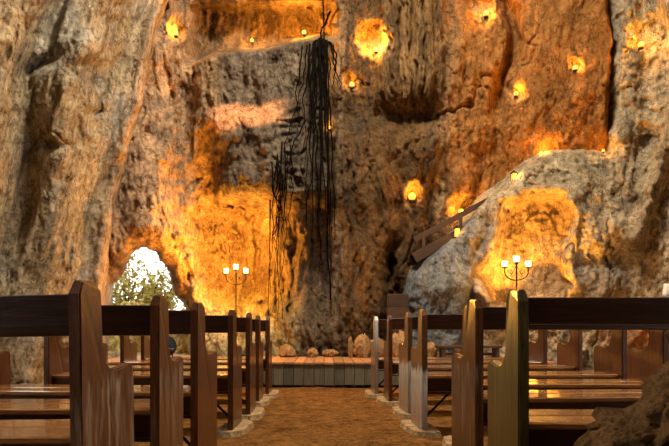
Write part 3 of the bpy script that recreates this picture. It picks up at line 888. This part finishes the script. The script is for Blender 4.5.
# ------------------------------------------------------------------ rocks on the stage
for k, (px, py, Y, s, sd, lab) in enumerate([
    (351, 356, 9.35, (.05, .06, .22), 1.1, 'slim upright stone leaning at the foot of the dark wall'),
    (363, 356, 9.25, (.14, .13, .24), 2.2, 'tall orange brown boulder at the foot of the dark wall'),
    (380, 356, 9.05, (.10, .11, .20), 3.3, 'rounded orange brown boulder behind the furthest right pew'),
    (400, 356, 9.20, (.15, .14, .27), 4.4, 'orange brown boulder seen between the right pew posts'),
    (312, 356, 9.30, (.10, .10, .09), 5.5, 'small brown rock on the stage below the dark stain'),
    (330, 356, 9.30, (.13, .10, .08), 6.6, 'low flat brown rock on the stage at the wall foot'),
    (288, 356, 9.45, (.14, .14, .13), 7.7, 'yellowish rock on the stage beside the left alcove'),
    (428, 356, 8.95, (.14, .12, .17), 9.9, 'reddish rock behind the low dark bench'),
]):
    Y = min(min(back_depth(px + a, 350 + b) for a in (-12, -6, 0, 6, 12) for b in (-20, -10, 0, 8)), min(right_depth(px + a, 350 + b) for a in (-12, -6, 0, 6, 12) for b in (-20, -10, 0, 8)) if px > 396 else 99) - s[1] - .04
    p = P(px, py, Y); p.z = STZ + .004
    boulder('stage_rock', p, s, sd, M_rock_warm, lab, sub=4, amp=.30, fine=.05, chip=.8)

# ------------------------------------------------------------------ low bench on the stage
b = P(469, 350, 8.25); b.z = STZ
bench = thing('low_bench', 'low dark wooden bench on the stage in front of the boulder', 'bench', b)
box('bench_top', (0, 0, .20), (.92, .26, .035), M_stairwood, bench, .005)
for sx in (-.40, .40):
    for sy in (-.09, .09): box('leg', (sx, sy, .0915), (.05, .05, .182), M_stairwood, bench, .004)
box('stretcher', (0, 0, .09), (.75, .025, .04), M_stairwood, bench, .003)

# ------------------------------------------------------------------ dark blue chair behind the second left pew
b = P(161, 350, 8.45); b.z = STZ + .004
b.z += .004
ch = thing('chair', 'dark blue round backed low chair behind the second left pew', 'chair', b)
bm = bmesh.new()
n = 20; rings = []
for th in (-.012, .012):
    rings.append([bm.verts.new((.20 * math.cos(a) , .15 + th + .05 * (1 - math.cos(a)**2), .19 + .175 * math.sin(a))) for a in [2 * math.pi * k / n for k in range(n)]])
for k in range(n): bm.faces.new((rings[0][k], rings[0][(k + 1) % n], rings[1][(k + 1) % n], rings[1][k]))
bm.faces.new(rings[0]); bm.faces.new(rings[1][::-1])
link('backrest', bm_mesh(bm, 'backrest'), M_blue, ch)
bm = lathe_bm(bmesh.new(), [(.17, .13), (.19, .14), (.19, .155), (.17, .165)], 18)
link('seat', bm_mesh(bm, 'seat'), M_blue, ch)
for sx in (-.12, .12):
    for sy in (-.12, .12):
        link('leg', bm_mesh(tube_bm(bmesh.new(), [Vector((sx * 1.2, sy * 1.2, 0)), Vector((sx, sy, .135))], .011, 6), 'leg'), M_iron, ch)

# ------------------------------------------------------------------ small fern on the stage
b = P(212, 354, 9.2); b.z = STZ
fern = thing('fern', 'small green fern growing at the foot of the left alcove', 'plant', b)
rnd = random.Random(9)
for k in range(11):
    a = 2 * math.pi * k / 11 + rnd.uniform(-.2, .2); L = rnd.uniform(.14, .22); bm = bmesh.new()
    prev = None
    for j in range(6):
        t = j / 5; c = Vector((math.cos(a) * L * t, math.sin(a) * L * t, .02 + L * (.9 * t - .55 * t * t))); w = .022 * math.sin(math.pi * min(.98, .12 + t * .88))
        q = Vector((-math.sin(a), math.cos(a), 0)) * w
        cur = (bm.verts.new(c - q), bm.verts.new(c + q))
        if prev: bm.faces.new((prev[0], prev[1], cur[1], cur[0]))
        prev = cur
    r = bmesh.ops.solidify(bm, geom=bm.faces[:], thickness=.003)
    link('frond', bm_mesh(bm, 'frond'), M_fern, fern)

# ------------------------------------------------------------------ wooden stair climbing behind the boulder
A = P(412, 254, 9.3); B = P(503, 205, 9.3)
stair = thing('staircase', 'dark timber stair climbing behind the grey boulder to the right', 'stairs', (A.x, 9.3, A.z))
vec = Vector((B.x - A.x, 0, B.z - A.z)); Ls = vec.length; ang = math.atan2(vec.z, vec.x)
for nm, dz, dy, hh in (('stringer', -.10, -.22, .17), ('stringer', -.10, .22, .17), ('handrail', .20, -.22, .09)):
    o = box(nm, (vec.x / 2, dy, vec.z / 2 + dz), (Ls, .04, hh), M_stairwood, stair, .004, (0, -ang, 0))
for k in range(9):
    t = (k + .5) / 9
    box('tread', (vec.x * t, 0, vec.z * t - .06), (.20, .40, .03), M_stairwood, stair, .003)
for t in (.1, .5, .9):
    box('post', (vec.x * t, -.22, vec.z * t + .06), (.05, .045, .34), M_stairwood, stair, .003)
c = P(398, 320, 8.9)
hut = thing('plank_screen', 'low brown plank screen at the foot of the stair', 'screen', (c.x, 8.9, STZ))
for k in range(5):
    box('plank', (0, 0, .11 + k * .205), (.34, .03, .198), M_stairwood, hut, .004)
for sx in (-.14, .14): box('post', (sx, .035, .52), (.05, .04, 1.04), M_stairwood, hut, .003)

# ------------------------------------------------------------------ white spot lamp at the right edge
spot = thing('spot_lamp', 'small white spot lamp on a thin stake at the right edge', 'lamp', (4.27, 6.9, 0))
link('stake', bm_mesh(tube_bm(bmesh.new(), [Vector((0, 0, 0)), Vector((0, 0, 1.2))], .012, 6), 'stake'), M_iron, spot)
bm = lathe_bm(bmesh.new(), [(.03, 0), (.05, .03), (.085, .14), (.09, .145), (.075, .14)], 14)
o = link('lamp_shade', bm_mesh(bm, 'lamp_shade', True), M_white, spot); o.location = (0, 0, 1.2); o.rotation_euler = (0, .5, 0)
